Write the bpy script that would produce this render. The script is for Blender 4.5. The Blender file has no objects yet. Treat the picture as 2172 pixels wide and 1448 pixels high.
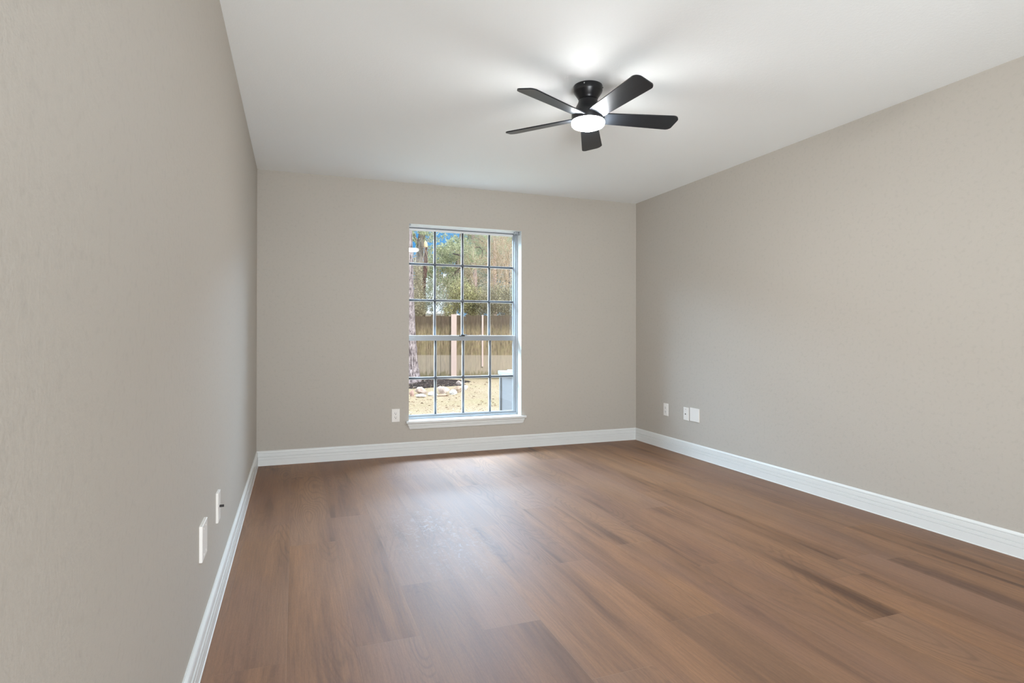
import bpy, bmesh, math, random
import numpy as np
from mathutils import Vector, Matrix

S = bpy.context.scene
COL = S.collection
PI = math.pi

# ------------------------------------------------------------------ camera
CAM = Vector((0.2876, -5.2457, 1.0839))
YAW, PITCH, ROLL = 0.3558, 0.0042, 0.0013
FPX, PPX, PPY = 1243.78, 1086.0, 703.71
fw = Vector((math.sin(YAW) * math.cos(PITCH), math.cos(YAW) * math.cos(PITCH), math.sin(PITCH)))
r0 = Vector((math.cos(YAW), -math.sin(YAW), 0))
u0 = r0.cross(fw)
rt = math.cos(ROLL) * r0 + math.sin(ROLL) * u0
up = -math.sin(ROLL) * r0 + math.cos(ROLL) * u0
cd = bpy.data.cameras.new('camera')
cam = bpy.data.objects.new('camera', cd)
COL.objects.link(cam)
cd.sensor_width = 36.0
cd.sensor_fit = 'HORIZONTAL'
cd.lens = FPX / 2172 * 36.0
cd.shift_x = 0.0
cd.shift_y = -(724 - PPY) / 2172
cd.clip_start = 0.02
cd.clip_end = 300
cam.matrix_world = Matrix(((rt.x, up.x, -fw.x, CAM.x), (rt.y, up.y, -fw.y, CAM.y), (rt.z, up.z, -fw.z, CAM.z), (0, 0, 0, 1)))
S.camera = cam


def at(px, py, D):
    """the point of the place seen at a photo position, D metres into the view"""
    return CAM + fw * D + rt * ((px - PPX) / FPX * D) - up * ((py - PPY) / FPX * D)


# ------------------------------------------------------------------ exposure
S.view_settings.view_transform = 'Standard'
S.view_settings.look = 'None'
S.view_settings.gamma = 1.0
S.view_settings.exposure = 0.18
S.view_settings.use_curve_mapping = False
S.cycles.max_bounces = 12
S.cycles.diffuse_bounces = 8
S.cycles.glossy_bounces = 4
S.cycles.transparent_max_bounces = 16
S.cycles.sample_clamp_indirect = 8.0

# ------------------------------------------------------------------ sky
LENS_POWER = 265.0
SKY_POWER = 1.0
wd = bpy.data.worlds.new('sky')
S.world = wd
wd.use_nodes = True
wn = wd.node_tree
wn.nodes.clear()


class G:
    """short node-graph builder"""

    def __init__(self, nt):
        self.nt = nt

    def n(self, typ, ins=None, **props):
        nd = self.nt.nodes.new(typ)
        for k, v in props.items():
            setattr(nd, k, v)
        for k, v in (ins or {}).items():
            s = nd.inputs[k]
            if isinstance(v, bpy.types.NodeSocket):
                self.nt.links.new(v, s)
            else:
                s.default_value = v
        return nd

    def m(self, op, a, b=None, c=None, clamp=False):
        nd = self.nt.nodes.new('ShaderNodeMath')
        nd.operation = op
        nd.use_clamp = clamp
        for i, v in enumerate((a, b, c)):
            if v is None:
                continue
            if isinstance(v, bpy.types.NodeSocket):
                self.nt.links.new(v, nd.inputs[i])
            else:
                nd.inputs[i].default_value = v
        return nd.outputs[0]

    def mix(self, f, a, b, blend='MIX'):
        nd = self.nt.nodes.new('ShaderNodeMix')
        nd.data_type = 'RGBA'
        nd.blend_type = blend
        for i, v in ((0, f), (6, a), (7, b)):
            if isinstance(v, bpy.types.NodeSocket):
                self.nt.links.new(v, nd.inputs[i])
            else:
                nd.inputs[i].default_value = v if i == 0 else (*v[:3], 1)
        return nd.outputs[2]

    def ramp(self, f, stops, interp='LINEAR'):
        nd = self.nt.nodes.new('ShaderNodeValToRGB')
        nd.color_ramp.interpolation = interp
        el = nd.color_ramp.elements
        while len(el) < len(stops):
            el.new(0.5)
        for e, (p, c) in zip(el, stops):
            e.position = p
            e.color = (*c[:3], 1) if not isinstance(c, (int, float)) else (c, c, c, 1)
        self.nt.links.new(f, nd.inputs[0])
        return nd.outputs[0]

    def noise(self, vec, scale, detail=2.0, rough=0.5, dist=0.0):
        nd = self.n('ShaderNodeTexNoise', {'Scale': scale, 'Detail': detail, 'Roughness': rough, 'Distortion': dist})
        if vec is not None:
            self.nt.links.new(vec, nd.inputs['Vector'])
        return nd.outputs[0]

    def scale(self, vec, s):
        nd = self.n('ShaderNodeVectorMath', {0: vec, 1: s}, operation='MULTIPLY')
        return nd.outputs[0]


g = G(wn)
tc = g.n('ShaderNodeTexCoord')
sep = g.n('ShaderNodeSeparateXYZ', {0: tc.outputs['Generated']})
# blue low down, brighter thin cloud higher up
grad = g.ramp(sep.outputs[2], [(0.0, (0.30, 0.55, 0.80)), (0.10, (0.08, 0.36, 0.76)), (0.34, (0.12, 0.40, 0.80)), (0.60, (0.80, 0.90, 1.0))])
boost = g.ramp(sep.outputs[2], [(0.36, 0.333), (0.62, 1.0)])
cl = g.noise(tc.outputs['Generated'], 9.0, 6, 0.6)
clm = g.ramp(cl, [(0.54, 0.0), (0.62, 1.0)])
skyc = g.mix(clm, grad, (1.0, 1.0, 1.0))
bg = g.n('ShaderNodeBackground', {0: skyc, 1: g.m('MULTIPLY', boost, 3.0 * SKY_POWER)})
g.n('ShaderNodeOutputWorld', {0: bg.outputs[0]})

# ------------------------------------------------------------------ sun
sd = bpy.data.lights.new('sun', 'SUN')
sd.energy = 3.4
sd.angle = math.radians(2.0)
sd.color = (1.0, 0.95, 0.86)
sun = bpy.data.objects.new('sun', sd)
COL.objects.link(sun)
sun.rotation_euler = Vector((-0.40, 0.75, -0.72)).to_track_quat('-Z', 'Y').to_euler()

# daylight of the open sky above the yard, coming in through the window
ad = bpy.data.lights.new('daylight', 'AREA')
ad.shape = 'RECTANGLE'
ad.size, ad.size_y = 6.2, 0.7
ad.energy = 1250.0
ad.color = (0.55, 0.76, 1.0)
day = bpy.data.objects.new('daylight', ad)
COL.objects.link(day)
day.location = (1.3, 1.75, 2.80)
day.rotation_euler = (Vector((1.6, 0.0, 1.2)) - day.location).to_track_quat('-Z', 'Y').to_euler()


# fill lamp added behind the camera, shining in through an added rear opening
bd = bpy.data.lights.new('rear_fill_lamp', 'AREA')
bd.shape = 'RECTANGLE'
bd.size, bd.size_y = 2.0, 1.6
bd.energy = 300.0
bd.color = (0.90, 0.95, 1.0)
rear_fill = bpy.data.objects.new('rear_fill_lamp', bd)
COL.objects.link(rear_fill)
rear_fill.location = (0.25, -7.3, 0.55)
rear_fill.rotation_euler = Vector((0.22, 1.0, 0.42)).to_track_quat('-Z', 'Y').to_euler()


# ------------------------------------------------------------------ materials
def newmat(name):
    m = bpy.data.materials.new(name)
    m.use_nodes = True
    m.node_tree.nodes.clear()
    return m, G(m.node_tree)


def finish(g, col, rough=0.5, metal=0.0, spec=0.5, bump=None, bump_strength=0.2, bump_dist=0.01, emis=None, emis_s=0.0, coat=0.0):
    b = g.n('ShaderNodeBsdfPrincipled')
    for k, v in (('Base Color', col), ('Roughness', rough), ('Metallic', metal), ('Specular IOR Level', spec), ('Coat Weight', coat)):
        if isinstance(v, bpy.types.NodeSocket):
            g.nt.links.new(v, b.inputs[k])
        elif k == 'Base Color':
            b.inputs[k].default_value = (*v[:3], 1)
        else:
            b.inputs[k].default_value = v
    if bump is not None:
        bp = g.n('ShaderNodeBump', {'Strength': bump_strength, 'Distance': bump_dist, 'Height': bump})
        g.nt.links.new(bp.outputs[0], b.inputs['Normal'])
    if emis is not None:
        b.inputs['Emission Color'].default_value = (*emis, 1)
        b.inputs['Emission Strength'].default_value = emis_s
    g.n('ShaderNodeOutputMaterial', {0: b.outputs[0]})
    return b


def simple(name, col, rough=0.5, metal=0.0, spec=0.5, var=0.06, scale=20.0, bump=0.0):
    m, g = newmat(name)
    co = g.n('ShaderNodeTexCoord').outputs['Object']
    nz = g.noise(co, scale, 4, 0.6)
    c2 = tuple(max(0, c * (1 - var)) for c in col)
    c3 = tuple(c * (1 + var) for c in col)
    finish(g, g.mix(nz, c2, c3), rough, metal, spec, nz if bump else None, bump, 0.01)
    return m


def wall_paint(name, col, bump=0.20, scale=130.0, rough=0.6, low_dark=0.28):
    m, g = newmat(name)
    co = g.n('ShaderNodeTexCoord').outputs['Object']
    n1 = g.noise(co, scale, 3, 0.55)
    n2 = g.noise(co, scale * 0.35, 2, 0.5)
    h = g.m('ADD', n1, g.m('MULTIPLY', n2, 0.8))
    n3 = g.noise(co, 1.3, 2, 0.5)
    c = g.mix(n3, tuple(x * 0.985 for x in col), tuple(x * 1.015 for x in col))
    # the low spots of the sprayed texture are a little darker
    low = g.ramp(n2, [(0.28, 0.80), (0.46, 1.0)])
    c = g.mix(low_dark, c, low, 'MULTIPLY')
    finish(g, c, rough, spec=0.35, bump=h, bump_strength=bump, bump_dist=0.003)
    return m


M = {}
M['wall'] = wall_paint('beige_wall_paint', (0.452, 0.419, 0.369))
M['ceiling'] = wall_paint('white_ceiling_paint', (0.84, 0.87, 0.865), bump=0.28, scale=170.0, rough=0.8, low_dark=0.0)
M['trim'] = simple('white_trim_paint', (0.69, 0.705, 0.69), 0.35, var=0.02)
M['white_plastic'] = simple('white_plastic', (0.76, 0.74, 0.70), 0.35, var=0.02)
M['dark_slot'] = simple('dark_slot', (0.015, 0.013, 0.012), 0.6)
M['brass'] = simple('coax_metal', (0.30, 0.24, 0.13), 0.35, metal=0.9)
M['alu'] = simple('grey_aluminium', (0.155, 0.165, 0.178), 0.42, metal=0.6, var=0.04)
M['alu_frame'] = simple('silver_aluminium', (0.34, 0.365, 0.385), 0.36, metal=0.4, var=0.03)
M['seal'] = simple('pale_glazing_bead', (0.78, 0.80, 0.80), 0.4, var=0.02)
M['black_latch'] = simple('black_latch', (0.02, 0.02, 0.02), 0.4)
M['fan_black'] = simple('satin_black_fan', (0.008, 0.008, 0.009), 0.30, spec=0.4, var=0.1)
M['screw'] = simple('screw_steel', (0.6, 0.6, 0.6), 0.25, metal=0.9)


def blade_mat():
    m, g = newmat('black_fan_blade')
    co = g.n('ShaderNodeTexCoord').outputs['Object']
    nz = g.noise(g.scale(co, (6, 90, 20)), 1.0, 4, 0.6)
    c = g.mix(nz, (0.006, 0.007, 0.009), (0.015, 0.018, 0.022))
    finish(g, c, 0.32, spec=0.42, bump=nz, bump_strength=0.05, bump_dist=0.002)
    return m


M['blade'] = blade_mat()


def lens_mat():
    m, g = newmat('lit_frosted_lens')
    e = g.n('ShaderNodeEmission', {0: (0.97, 0.99, 1.0, 1), 1: LENS_POWER})
    g.n('ShaderNodeOutputMaterial', {0: e.outputs[0]})
    return m


M['lens'] = lens_mat()


def glass_mat():
    m, g = newmat('window_glass')
    ge = g.n('ShaderNodeNewGeometry')
    dt = g.n('ShaderNodeVectorMath', {0: ge.outputs['Normal'], 1: ge.outputs['Incoming']}, operation='DOT_PRODUCT').outputs['Value']
    fr = g.m('ADD', 0.04, g.m('MULTIPLY', 0.96, g.m('POWER', g.m('SUBTRACT', 1.0, g.m('ABSOLUTE', dt), clamp=True), 5.0)))
    t = g.n('ShaderNodeBsdfTransparent', {0: (0.98, 0.99, 0.985, 1)})
    gl = g.n('ShaderNodeBsdfGlossy', {0: (1, 1, 1, 1), 1: 0.0})
    mx = g.n('ShaderNodeMixShader', {0: fr, 1: t.outputs[0], 2: gl.outputs[0]})
    g.n('ShaderNodeOutputMaterial', {0: mx.outputs[0]})
    return m


M['glass'] = glass_mat()


def floor_mat():
    m, g = newmat('brown_oak_planks')
    co = g.n('ShaderNodeTexCoord').outputs['Object']
    sp = g.n('ShaderNodeSeparateXYZ', {0: co})
    x, y = sp.outputs[0], sp.outputs[1]
    PW, PL = 0.225, 1.52
    u = g.m('ADD', g.m('DIVIDE', g.m('SUBTRACT', x, 0.268), PW), 100.0)
    i = g.m('FLOOR', u)
    fu = g.m('FRACT', u)
    w1 = g.n('ShaderNodeTexWhiteNoise', {'W': i}, noise_dimensions='1D').outputs[0]
    v = g.m('ADD', g.m('ADD', g.m('DIVIDE', y, PL), 100.0), w1)
    j = g.m('FLOOR', v)
    fv = g.m('FRACT', v)
    idv = g.n('ShaderNodeCombineXYZ', {0: i, 1: j})
    wid = g.n('ShaderNodeTexWhiteNoise', {0: idv.outputs[0]}, noise_dimensions='3D')
    rnd = wid.outputs[0]
    offs = g.m('MULTIPLY', rnd, 37.0)
    pv = g.n('ShaderNodeCombineXYZ', {0: g.m('ADD', x, g.m('MULTIPLY', offs, 0.71)), 1: g.m('ADD', y, offs), 2: offs}).outputs[0]
    # cathedral rings: contour lines of a slow, stretched noise
    n1 = g.noise(g.scale(pv, (5.2, 0.95, 1.0)), 1.0, 1.5, 0.45, 0.15)
    rings = g.m('SINE', g.m('MULTIPLY', n1, 150.0))
    rings = g.ramp(g.m('ADD', g.m('MULTIPLY', rings, 0.5), 0.5), [(0.0, 0.0), (0.30, 0.8), (0.6, 1.0)])
    ring_where = g.ramp(g.noise(g.scale(pv, (3.0, 0.8, 1.0)), 1.0, 1, 0.5), [(0.47, 0.0), (0.66, 1.0)])
    # fine pores
    n2 = g.noise(g.scale(pv, (150.0, 5.0, 1.0)), 1.0, 3, 0.65)
    # broad dark streaks running with the planks
    n3 = g.noise(g.scale(pv, (9.5, 0.62, 1.0)), 1.0, 4, 0.6, 0.5)
    ns = g.noise(g.scale(co, (7.5, 0.6, 1.0)), 1.0, 4, 0.6, 0.6)
    n3 = g.m('ADD', g.m('MULTIPLY', n3, 0.5), g.m('MULTIPLY', ns, 0.5))
    streak = g.ramp(n3, [(0.38, 0.0), (0.465, 0.55), (0.58, 1.0)])
    n4 = g.noise(g.scale(pv, (2.2, 0.55, 1.0)), 1.0, 2, 0.5)
    base = g.mix(streak, (0.092, 0.043, 0.022), (0.300, 0.154, 0.075))
    base = g.mix(g.ramp(n4, [(0.35, 0.0), (0.7, 1.0)]), base, (0.275, 0.155, 0.092))
    nm = g.noise(g.scale(co, (2.6, 0.7, 1.0)), 1.0, 3, 0.55, 0.4)
    base = g.mix(g.ramp(nm, [(0.46, 0.0), (0.66, 0.55)]), base, (0.225, 0.126, 0.090))
    nf = g.noise(g.scale(pv, (420.0, 60.0, 1.0)), 1.0, 2, 0.6)
    base = g.mix(0.22, base, g.ramp(nf, [(0.3, (0.55, 0.53, 0.52)), (0.7, (1.3, 1.3, 1.3))]), 'MULTIPLY')
    tone = g.ramp(rnd, [(0.0, (0.80, 0.78, 0.76)), (0.10, (0.95, 0.94, 0.93)), (0.6, (1.0, 1.0, 1.0)), (1.0, (1.04, 1.03, 1.02))])
    base = g.mix(1.0, base, tone, 'MULTIPLY')
    base = g.mix(g.m('MULTIPLY', g.m('SUBTRACT', 1.0, rings), g.m('MULTIPLY', ring_where, 0.28)), base, (0.085, 0.048, 0.030))
    base = g.mix(g.m('MULTIPLY', g.ramp(n2, [(0.35, 1.0), (0.6, 0.0)]), 0.30), base, (0.10, 0.055, 0.034))
    # seams
    du = g.m('MULTIPLY', g.m('MINIMUM', fu, g.m('SUBTRACT', 1.0, fu)), PW)
    dv = g.m('MULTIPLY', g.m('MINIMUM', fv, g.m('SUBTRACT', 1.0, fv)), PL)
    d = g.m('MINIMUM', du, dv)
    seam = g.ramp(g.m('MULTIPLY', d, 400.0), [(0.0, 1.0), (0.7, 0.0)])
    sc = g.mix(g.n('ShaderNodeTexWhiteNoise', {'W': g.m('ADD', i, 7.3)}, noise_dimensions='1D').outputs[0], (0.10, 0.055, 0.034), (0.44, 0.30, 0.19))
    base = g.mix(g.m('MULTIPLY', seam, 0.34), base, sc)
    # chalky scuffs left on the middle of the floor
    dx = g.m('SUBTRACT', x, 1.02)
    dy = g.m('SUBTRACT', y, -2.15)
    rr = g.m('SQRT', g.m('ADD', g.m('MULTIPLY', dx, g.m('MULTIPLY', dx, 6.0)), g.m('MULTIPLY', dy, dy)))
    near = g.ramp(rr, [(0.25, 1.0), (0.75, 0.0)])
    scn = g.ramp(g.noise(g.scale(co, (26.0, 16.0, 1.0)), 1.0, 5, 0.75, 1.2), [(0.52, 0.0), (0.68, 1.0)])
    scuff = g.m('MULTIPLY', near, scn)
    base = g.mix(g.m('MULTIPLY', scuff, 0.45), base, (0.42, 0.37, 0.33))
    h = g.m('SUBTRACT', g.m('ADD', g.m('MULTIPLY', n2, 0.25), g.m('MULTIPLY', rings, 0.2)), seam)
    rough = g.m('ADD', 0.48, g.m('MULTIPLY', n2, 0.12))
    finish(g, base, rough, spec=0.42, bump=h, bump_strength=0.12, bump_dist=0.002)
    return m


M['floor'] = floor_mat()


# ------------------------------------------------------------------ mesh helpers
def link(name, me, parent=None):
    o = bpy.data.objects.new(name, me)
    COL.objects.link(o)
    if parent is not None:
        o.parent = parent
    return o


def obj(name, bm, mats, parent=None, smooth=False, bevel=0.0):
    if bevel:
        bmesh.ops.bevel(bm, geom=[e for e in bm.edges if e.calc_face_angle(0) > 0.6], offset=bevel, segments=2, affect='EDGES', profile=0.6)
    bmesh.ops.recalc_face_normals(bm, faces=bm.faces)
    me = bpy.data.meshes.new(name)
    bm.to_mesh(me)
    bm.free()
    for m in (mats if isinstance(mats, (list, tuple)) else [mats]):
        me.materials.append(m)
    if smooth:
        for p in me.polygons:
            p.use_smooth = True
    return link(name, me, parent)


def box(bm, x0, x1, y0, y1, z0, z1, mi=0):
    vs = [bm.verts.new((x, y, z)) for x in (x0, x1) for y in (y0, y1) for z in (z0, z1)]
    fs = []
    for q in ((0, 1, 3, 2), (4, 6, 7, 5), (0, 4, 5, 1), (2, 3, 7, 6), (0, 2, 6, 4), (1, 5, 7, 3)):
        f = bm.faces.new([vs[k] for k in q])
        f.material_index = mi
        fs.append(f)
    return vs


def lathe(bm, prof, seg=48, cx=0, cy=0, cz=0, mi=0):
    rings = []
    for r, z in prof:
        if r < 1e-6:
            rings.append([bm.verts.new((cx, cy, cz + z))])
        else:
            rings.append([bm.verts.new((cx + r * math.cos(2 * PI * k / seg), cy + r * math.sin(2 * PI * k / seg), cz + z)) for k in range(seg)])
    for a, b in zip(rings, rings[1:]):
        for k in range(seg):
            k2 = (k + 1) % seg
            if len(a) == 1:
                f = bm.faces.new((a[0], b[k], b[k2]))
            elif len(b) == 1:
                f = bm.faces.new((a[k], a[k2], b[0]))
            else:
                f = bm.faces.new((a[k], a[k2], b[k2], b[k]))
            f.material_index = mi
            f.smooth = True


def empty(name, loc, rz=0.0):
    o = bpy.data.objects.new(name, None)
    o.empty_display_size = 0.1
    COL.objects.link(o)
    o.location = loc
    o.rotation_euler = (0, 0, rz)
    return o


def tag(o, label, cat, group=None, kind=None):
    o['label'] = label
    o['category'] = cat
    if group:
        o['group'] = group
    if kind:
        o['kind'] = kind
    return o


def struct(o):
    o['kind'] = 'structure'
    return o


# ------------------------------------------------------------------ room shell
W, H = 3.6068, 2.44
YR = -6.2            # rear wall behind the photographer
WX0, WX1, WZ0, WZ1 = 1.2525, 2.332, 0.306, 2.076   # window opening
TH = 0.18

bm = bmesh.new()
box(bm, -0.12, W + 0.12, YR - 0.12, TH, -0.12, 0.0)
struct(obj('floor', bm, M['floor']))
bm = bmesh.new()
box(bm, -0.12, W + 0.12, YR - 0.12, TH, H, H + 0.12)
struct(obj('ceiling', bm, M['ceiling']))
bm = bmesh.new()
box(bm, -0.12, 0.0, YR, TH, 0.0, H)
struct(obj('wall_left', bm, M['wall']))
bm = bmesh.new()
box(bm, W, W + 0.12, YR, TH, 0.0, H)
struct(obj('wall_right', bm, M['wall']))
bm = bmesh.new()
box(bm, 0.0, 0.12, YR - 0.12, YR, 0.0, H)
box(bm, 1.75, W, YR - 0.12, YR, 0.0, H)
box(bm, 0.12, 1.75, YR - 0.12, YR, 2.15, H)  # opening added to let the rear fill lamp in
struct(obj('wall_front', bm, M['wall']))

# window wall: one mesh with a rectangular hole whose returns are painted white
bm = bmesh.new()
xs, zs = (0.0, WX0, WX1, W), (0.0, WZ0, WZ1, H)
vg = {}
for yi, yy in enumerate((0.0, TH)):
    for a, xx in enumerate(xs):
        for b, zz in enumerate(zs):
            vg[a, b, yi] = bm.verts.new((xx, yy, zz))
for a in range(3):
    for b in range(3):
        if (a, b) == (1, 1):
            continue
        for yi in (0, 1):
            bm.faces.new((vg[a, b, yi], vg[a + 1, b, yi], vg[a + 1, b + 1, yi], vg[a, b + 1, yi]))
for p, q in (((1, 1), (2, 1)), ((2, 1), (2, 2)), ((2, 2), (1, 2)), ((1, 2), (1, 1))):
    f = bm.faces.new((vg[p[0], p[1], 0], vg[q[0], q[1], 0], vg[q[0], q[1], 1], vg[p[0], p[1], 1]))
    f.material_index = 1
struct(obj('wall_back', bm, [M['wall'], M['trim']]))


# baseboards with the photo's stepped profile, mitred at the corners
PROF = [(0.0, 0.0), (0.0165, 0.0), (0.0165, 0.0035), (0.0145, 0.0055), (0.0145, 0.0495), (0.0105, 0.0503), (0.0105, 0.0525), (0.0138, 0.0533),
        (0.0138, 0.0710), (0.0065, 0.0720), (0.0065, 0.0752), (0.0112, 0.0768), (0.0112, 0.1010), (0.0088, 0.1025), (0.0088, 0.1038), (0.0122, 0.1060),
        (0.0112, 0.1120), (0.0045, 0.1210), (0.0, 0.1210)]


def baseboard(name, a, b, nrm, mit_a, mit_b):
    bm = bmesh.new()
    a, b, nrm = Vector(a), Vector(b), Vector(nrm)
    d = (b - a).normalized()
    ra = [bm.verts.new(a + nrm * t + d * (t * mit_a) + Vector((0, 0, z))) for t, z in PROF]
    rb = [bm.verts.new(b + nrm * t - d * (t * mit_b) + Vector((0, 0, z))) for t, z in PROF]
    n = len(PROF)
    for k in range(n):
        bm.faces.new((ra[k], ra[(k + 1) % n], rb[(k + 1) % n], rb[k]))
    bm.faces.new(ra)
    bm.faces.new(rb[::-1])
    struct(obj(name, bm, M['trim']))


baseboard('baseboard_back', (0, 0, 0), (W, 0, 0), (0, -1, 0), 1, 1)
baseboard('baseboard_left', (0, YR, 0), (0, 0, 0), (1, 0, 0), 0, 1)
baseboard('baseboard_right', (W, YR, 0), (W, 0, 0), (-1, 0, 0), 0, 1)

# ------------------------------------------------------------------ window
win = struct(empty('window_1', ((WX0 + WX1) / 2, 0.1, WZ0)))
OFF = Vector(win.location)


def wpart(name, bm, mats, parent=win, bevel=0.0):
    bmesh.ops.translate(bm, verts=bm.verts, vec=-OFF)
    return obj(name, bm, mats, parent, bevel=bevel)


def ring(bm, x0, x1, z0, z1, y0, y1, wl, wr, wb, wt, mi=0):
    box(bm, x0, x0 + wl, y0, y1, z0, z1, mi)
    box(bm, x1 - wr, x1, y0, y1, z0, z1, mi)
    box(bm, x0 + wl, x1 - wr, y0, y1, z0, z0 + wb, mi)
    box(bm, x0 + wl, x1 - wr, y0, y1, z1 - wt, z1, mi)


bm = bmesh.new()
box(bm, WX0, WX0 + 0.014, 0.100, 0.178, WZ0, WZ1)
box(bm, WX1 - 0.016, WX1, 0.100, 0.178, WZ0, WZ1)
box(bm, WX0 + 0.014, WX1 - 0.016, 0.100, 0.178, WZ0, WZ0 + 0.020)
box(bm, WX0 + 0.014, WX1 - 0.016, 0.100, 0.178, WZ1 - 0.009, WZ1, 1)
box(bm, WX0 + 0.014, WX1 - 0.016, 0.104, 0.178, WZ1 - 0.012, WZ1 - 0.009, 2)
box(bm, WX1 - 0.024, WX1 - 0.016, 0.112, 0.170, WZ0 + 0.02, WZ1 - 0.012)
box(bm, WX0 + 0.014, WX0 + 0.020, 0.112, 0.170, WZ0 + 0.02, WZ1 - 0.012)
wpart('window_frame', bm, [M['alu_frame'], M['seal'], M['alu']], bevel=0.0008)

ZM = 1.056
cols = (1.5225, 1.7905, 2.0575)


def sash(nm, z0, z1, y0, y1, rails, bars, wl, wr):
    bm = bmesh.new()
    ring(bm, WX0 + 0.014, WX1 - 0.018, z0, z1, y0, y1, wl, wr, rails[0], rails[1])
    if nm == 'upper_sash':          # its top rail is pale
        for f in bm.faces:
            if f.calc_center_median().z > z1 - rails[1] - 0.001 and WX0 + 0.03 < f.calc_center_median().x < WX1 - 0.04:
                f.material_index = 1
    s = wpart(nm, bm, [M['alu_frame'], M['seal']], bevel=0.0015)
    # bars: grey face towards the room, thin pale bead each side
    xa, xb = WX0 + 0.014 + wl, WX1 - 0.018 - wr
    za, zb = z0 + rails[0], z1 - rails[1]
    bw = 0.0085
    zc = [za] + sorted(bars) + [zb]
    xc = [xa] + list(cols) + [xb]

    def bar(x0, x1, zz0, zz1, vertical):
        bm = bmesh.new()
        hw = bw
        prof = [(-hw, y1 - 0.004), (-hw, y0 + 0.009)] + [(-hw * math.cos(PI * q / 8), y0 + 0.009 - 0.0065 * math.sin(PI * q / 8)) for q in range(1, 8)] + [(hw, y0 + 0.009), (hw, y1 - 0.004)]
        cx, cz_ = (x0 + x1) / 2, (zz0 + zz1) / 2
        if vertical:
            A = [bm.verts.new((cx + a, y, zz0)) for a, y in prof]
            B = [bm.verts.new((cx + a, y, zz1)) for a, y in prof]
        else:
            A = [bm.verts.new((x0, y, cz_ + a)) for a, y in prof]
            B = [bm.verts.new((x1, y, cz_ + a)) for a, y in prof]
        for q in range(len(prof)):
            q2 = (q + 1) % len(prof)
            f = bm.faces.new((A[q], A[q2], B[q2], B[q]))
            f.smooth = 1 <= q < len(prof) - 2
        bm.faces.new(A)
        bm.faces.new(B[::-1])
        e = 0.0032
        if vertical:
            box(bm, x0 - e, x0, y0 + 0.009, y1 - 0.004, zz0, zz1, 1)
            box(bm, x1, x1 + e, y0 + 0.009, y1 - 0.004, zz0, zz1, 1)
        else:
            box(bm, x0, x1, y0 + 0.009, y1 - 0.004, zz0 - e, zz0, 1)
            box(bm, x0, x1, y0 + 0.009, y1 - 0.004, zz1, zz1 + e, 1)
        o = wpart('muntin', bm, [M['alu'], M['seal']], None)
        o.parent = s

    for zz in bars:
        bar(xa, xb, zz - bw, zz + bw, False)
    for xx in cols:
        for k in range(len(zc) - 1):
            lo = zc[k] + (bw if k > 0 else 0)
            hi = zc[k + 1] - (bw if k < len(zc) - 2 else 0)
            bar(xx - bw, xx + bw, lo, hi, True)
    bm = bmesh.new()
    yg = (y0 + y1) / 2 + 0.004
    box(bm, xa, xb, yg, yg + 0.003, za, zb)
    o = wpart('pane', bm, M['glass'], None)
    o.parent = s
    return s


up_s = sash('upper_sash', ZM - 0.012, WZ1 - 0.012, 0.146, 0.170, (0.026, 0.020), (1.735, 1.400), 0.006, 0.014)
up_s['label'] = 'upper window sash with twelve panes'
lo_s = sash('lower_sash', WZ0 + 0.020, ZM + 0.012, 0.114, 0.140, (0.018, 0.044), (0.678,), 0.006, 0.022)
lo_s['label'] = 'lower window sash with eight panes'
# meeting rail: lighter lip on top of the lower sash
bm = bmesh.new()
box(bm, WX0 + 0.016, WX1 - 0.020, 0.110, 0.145, ZM + 0.012, ZM + 0.019)
wpart('meeting_rail', bm, M['seal'], bevel=0.001)
bm = bmesh.new()
box(bm, 1.765, 1.822, 0.104, 0.128, ZM + 0.019, ZM + 0.026)
box(bm, 1.745, 1.800, 0.098, 0.112, ZM + 0.010, ZM + 0.018)
o = wpart('latch', bm, M['black_latch'], bevel=0.002)
o['label'] = 'small black sash latch'
# blind bracket stubs left in the top corners
bm = bmesh.new()
box(bm, WX1 - 0.045, WX1 - 0.012, 0.050, 0.100, WZ1 - 0.022, WZ1 - 0.002)
box(bm, WX1 - 0.010, WX1 - 0.001, 0.020, 0.060, WZ1 - 0.035, WZ1 - 0.001)
wpart('blind_bracket', bm, M['alu_frame'], bevel=0.002)
bm = bmesh.new()
box(bm, WX0 + 0.001, WX0 + 0.020, 0.02, 0.05, WZ1 - 0.012, WZ1 - 0.001)
wpart('blind_bracket', bm, M['alu_frame'], bevel=0.002)

# stool and apron
bm = bmesh.new()
box(bm, WX0 - 0.026, WX1 + 0.046, -0.030, 0.0, WZ0 - 0.018, WZ0 + 0.001)
box(bm, WX0 + 0.001, WX1 - 0.001, -0.001, 0.100, WZ0 - 0.010, WZ0 + 0.001)
wpart('window_sill', bm, M['trim'], bevel=0.003)
bm = bmesh.new()
AP = [(0.0, 0.0), (0.006, 0.0), (0.010, 0.004), (0.0125, 0.020), (0.009, 0.0245), (0.014, 0.028), (0.017, 0.041), (0.014, 0.045), (0.022, 0.0555), (0.0, 0.0555)]
z_ap = WZ0 - 0.018 - 0.0555
ra, rb = [], []
for t, z in AP:
    k = 0.024 * (1 - z / 0.0555)
    ra.append(bm.verts.new((WX0 - 0.016 + k, -t, z_ap + z)))
    rb.append(bm.verts.new((WX1 + 0.036 - k, -t, z_ap + z)))
for k in range(len(AP)):
    k2 = (k + 1) % len(AP)
    bm.faces.new((ra[k], ra[k2], rb[k2], rb[k]))
bm.faces.new(ra)
bm.faces.new(rb[::-1])
wpart('sill_apron', bm, M['trim'])


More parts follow.
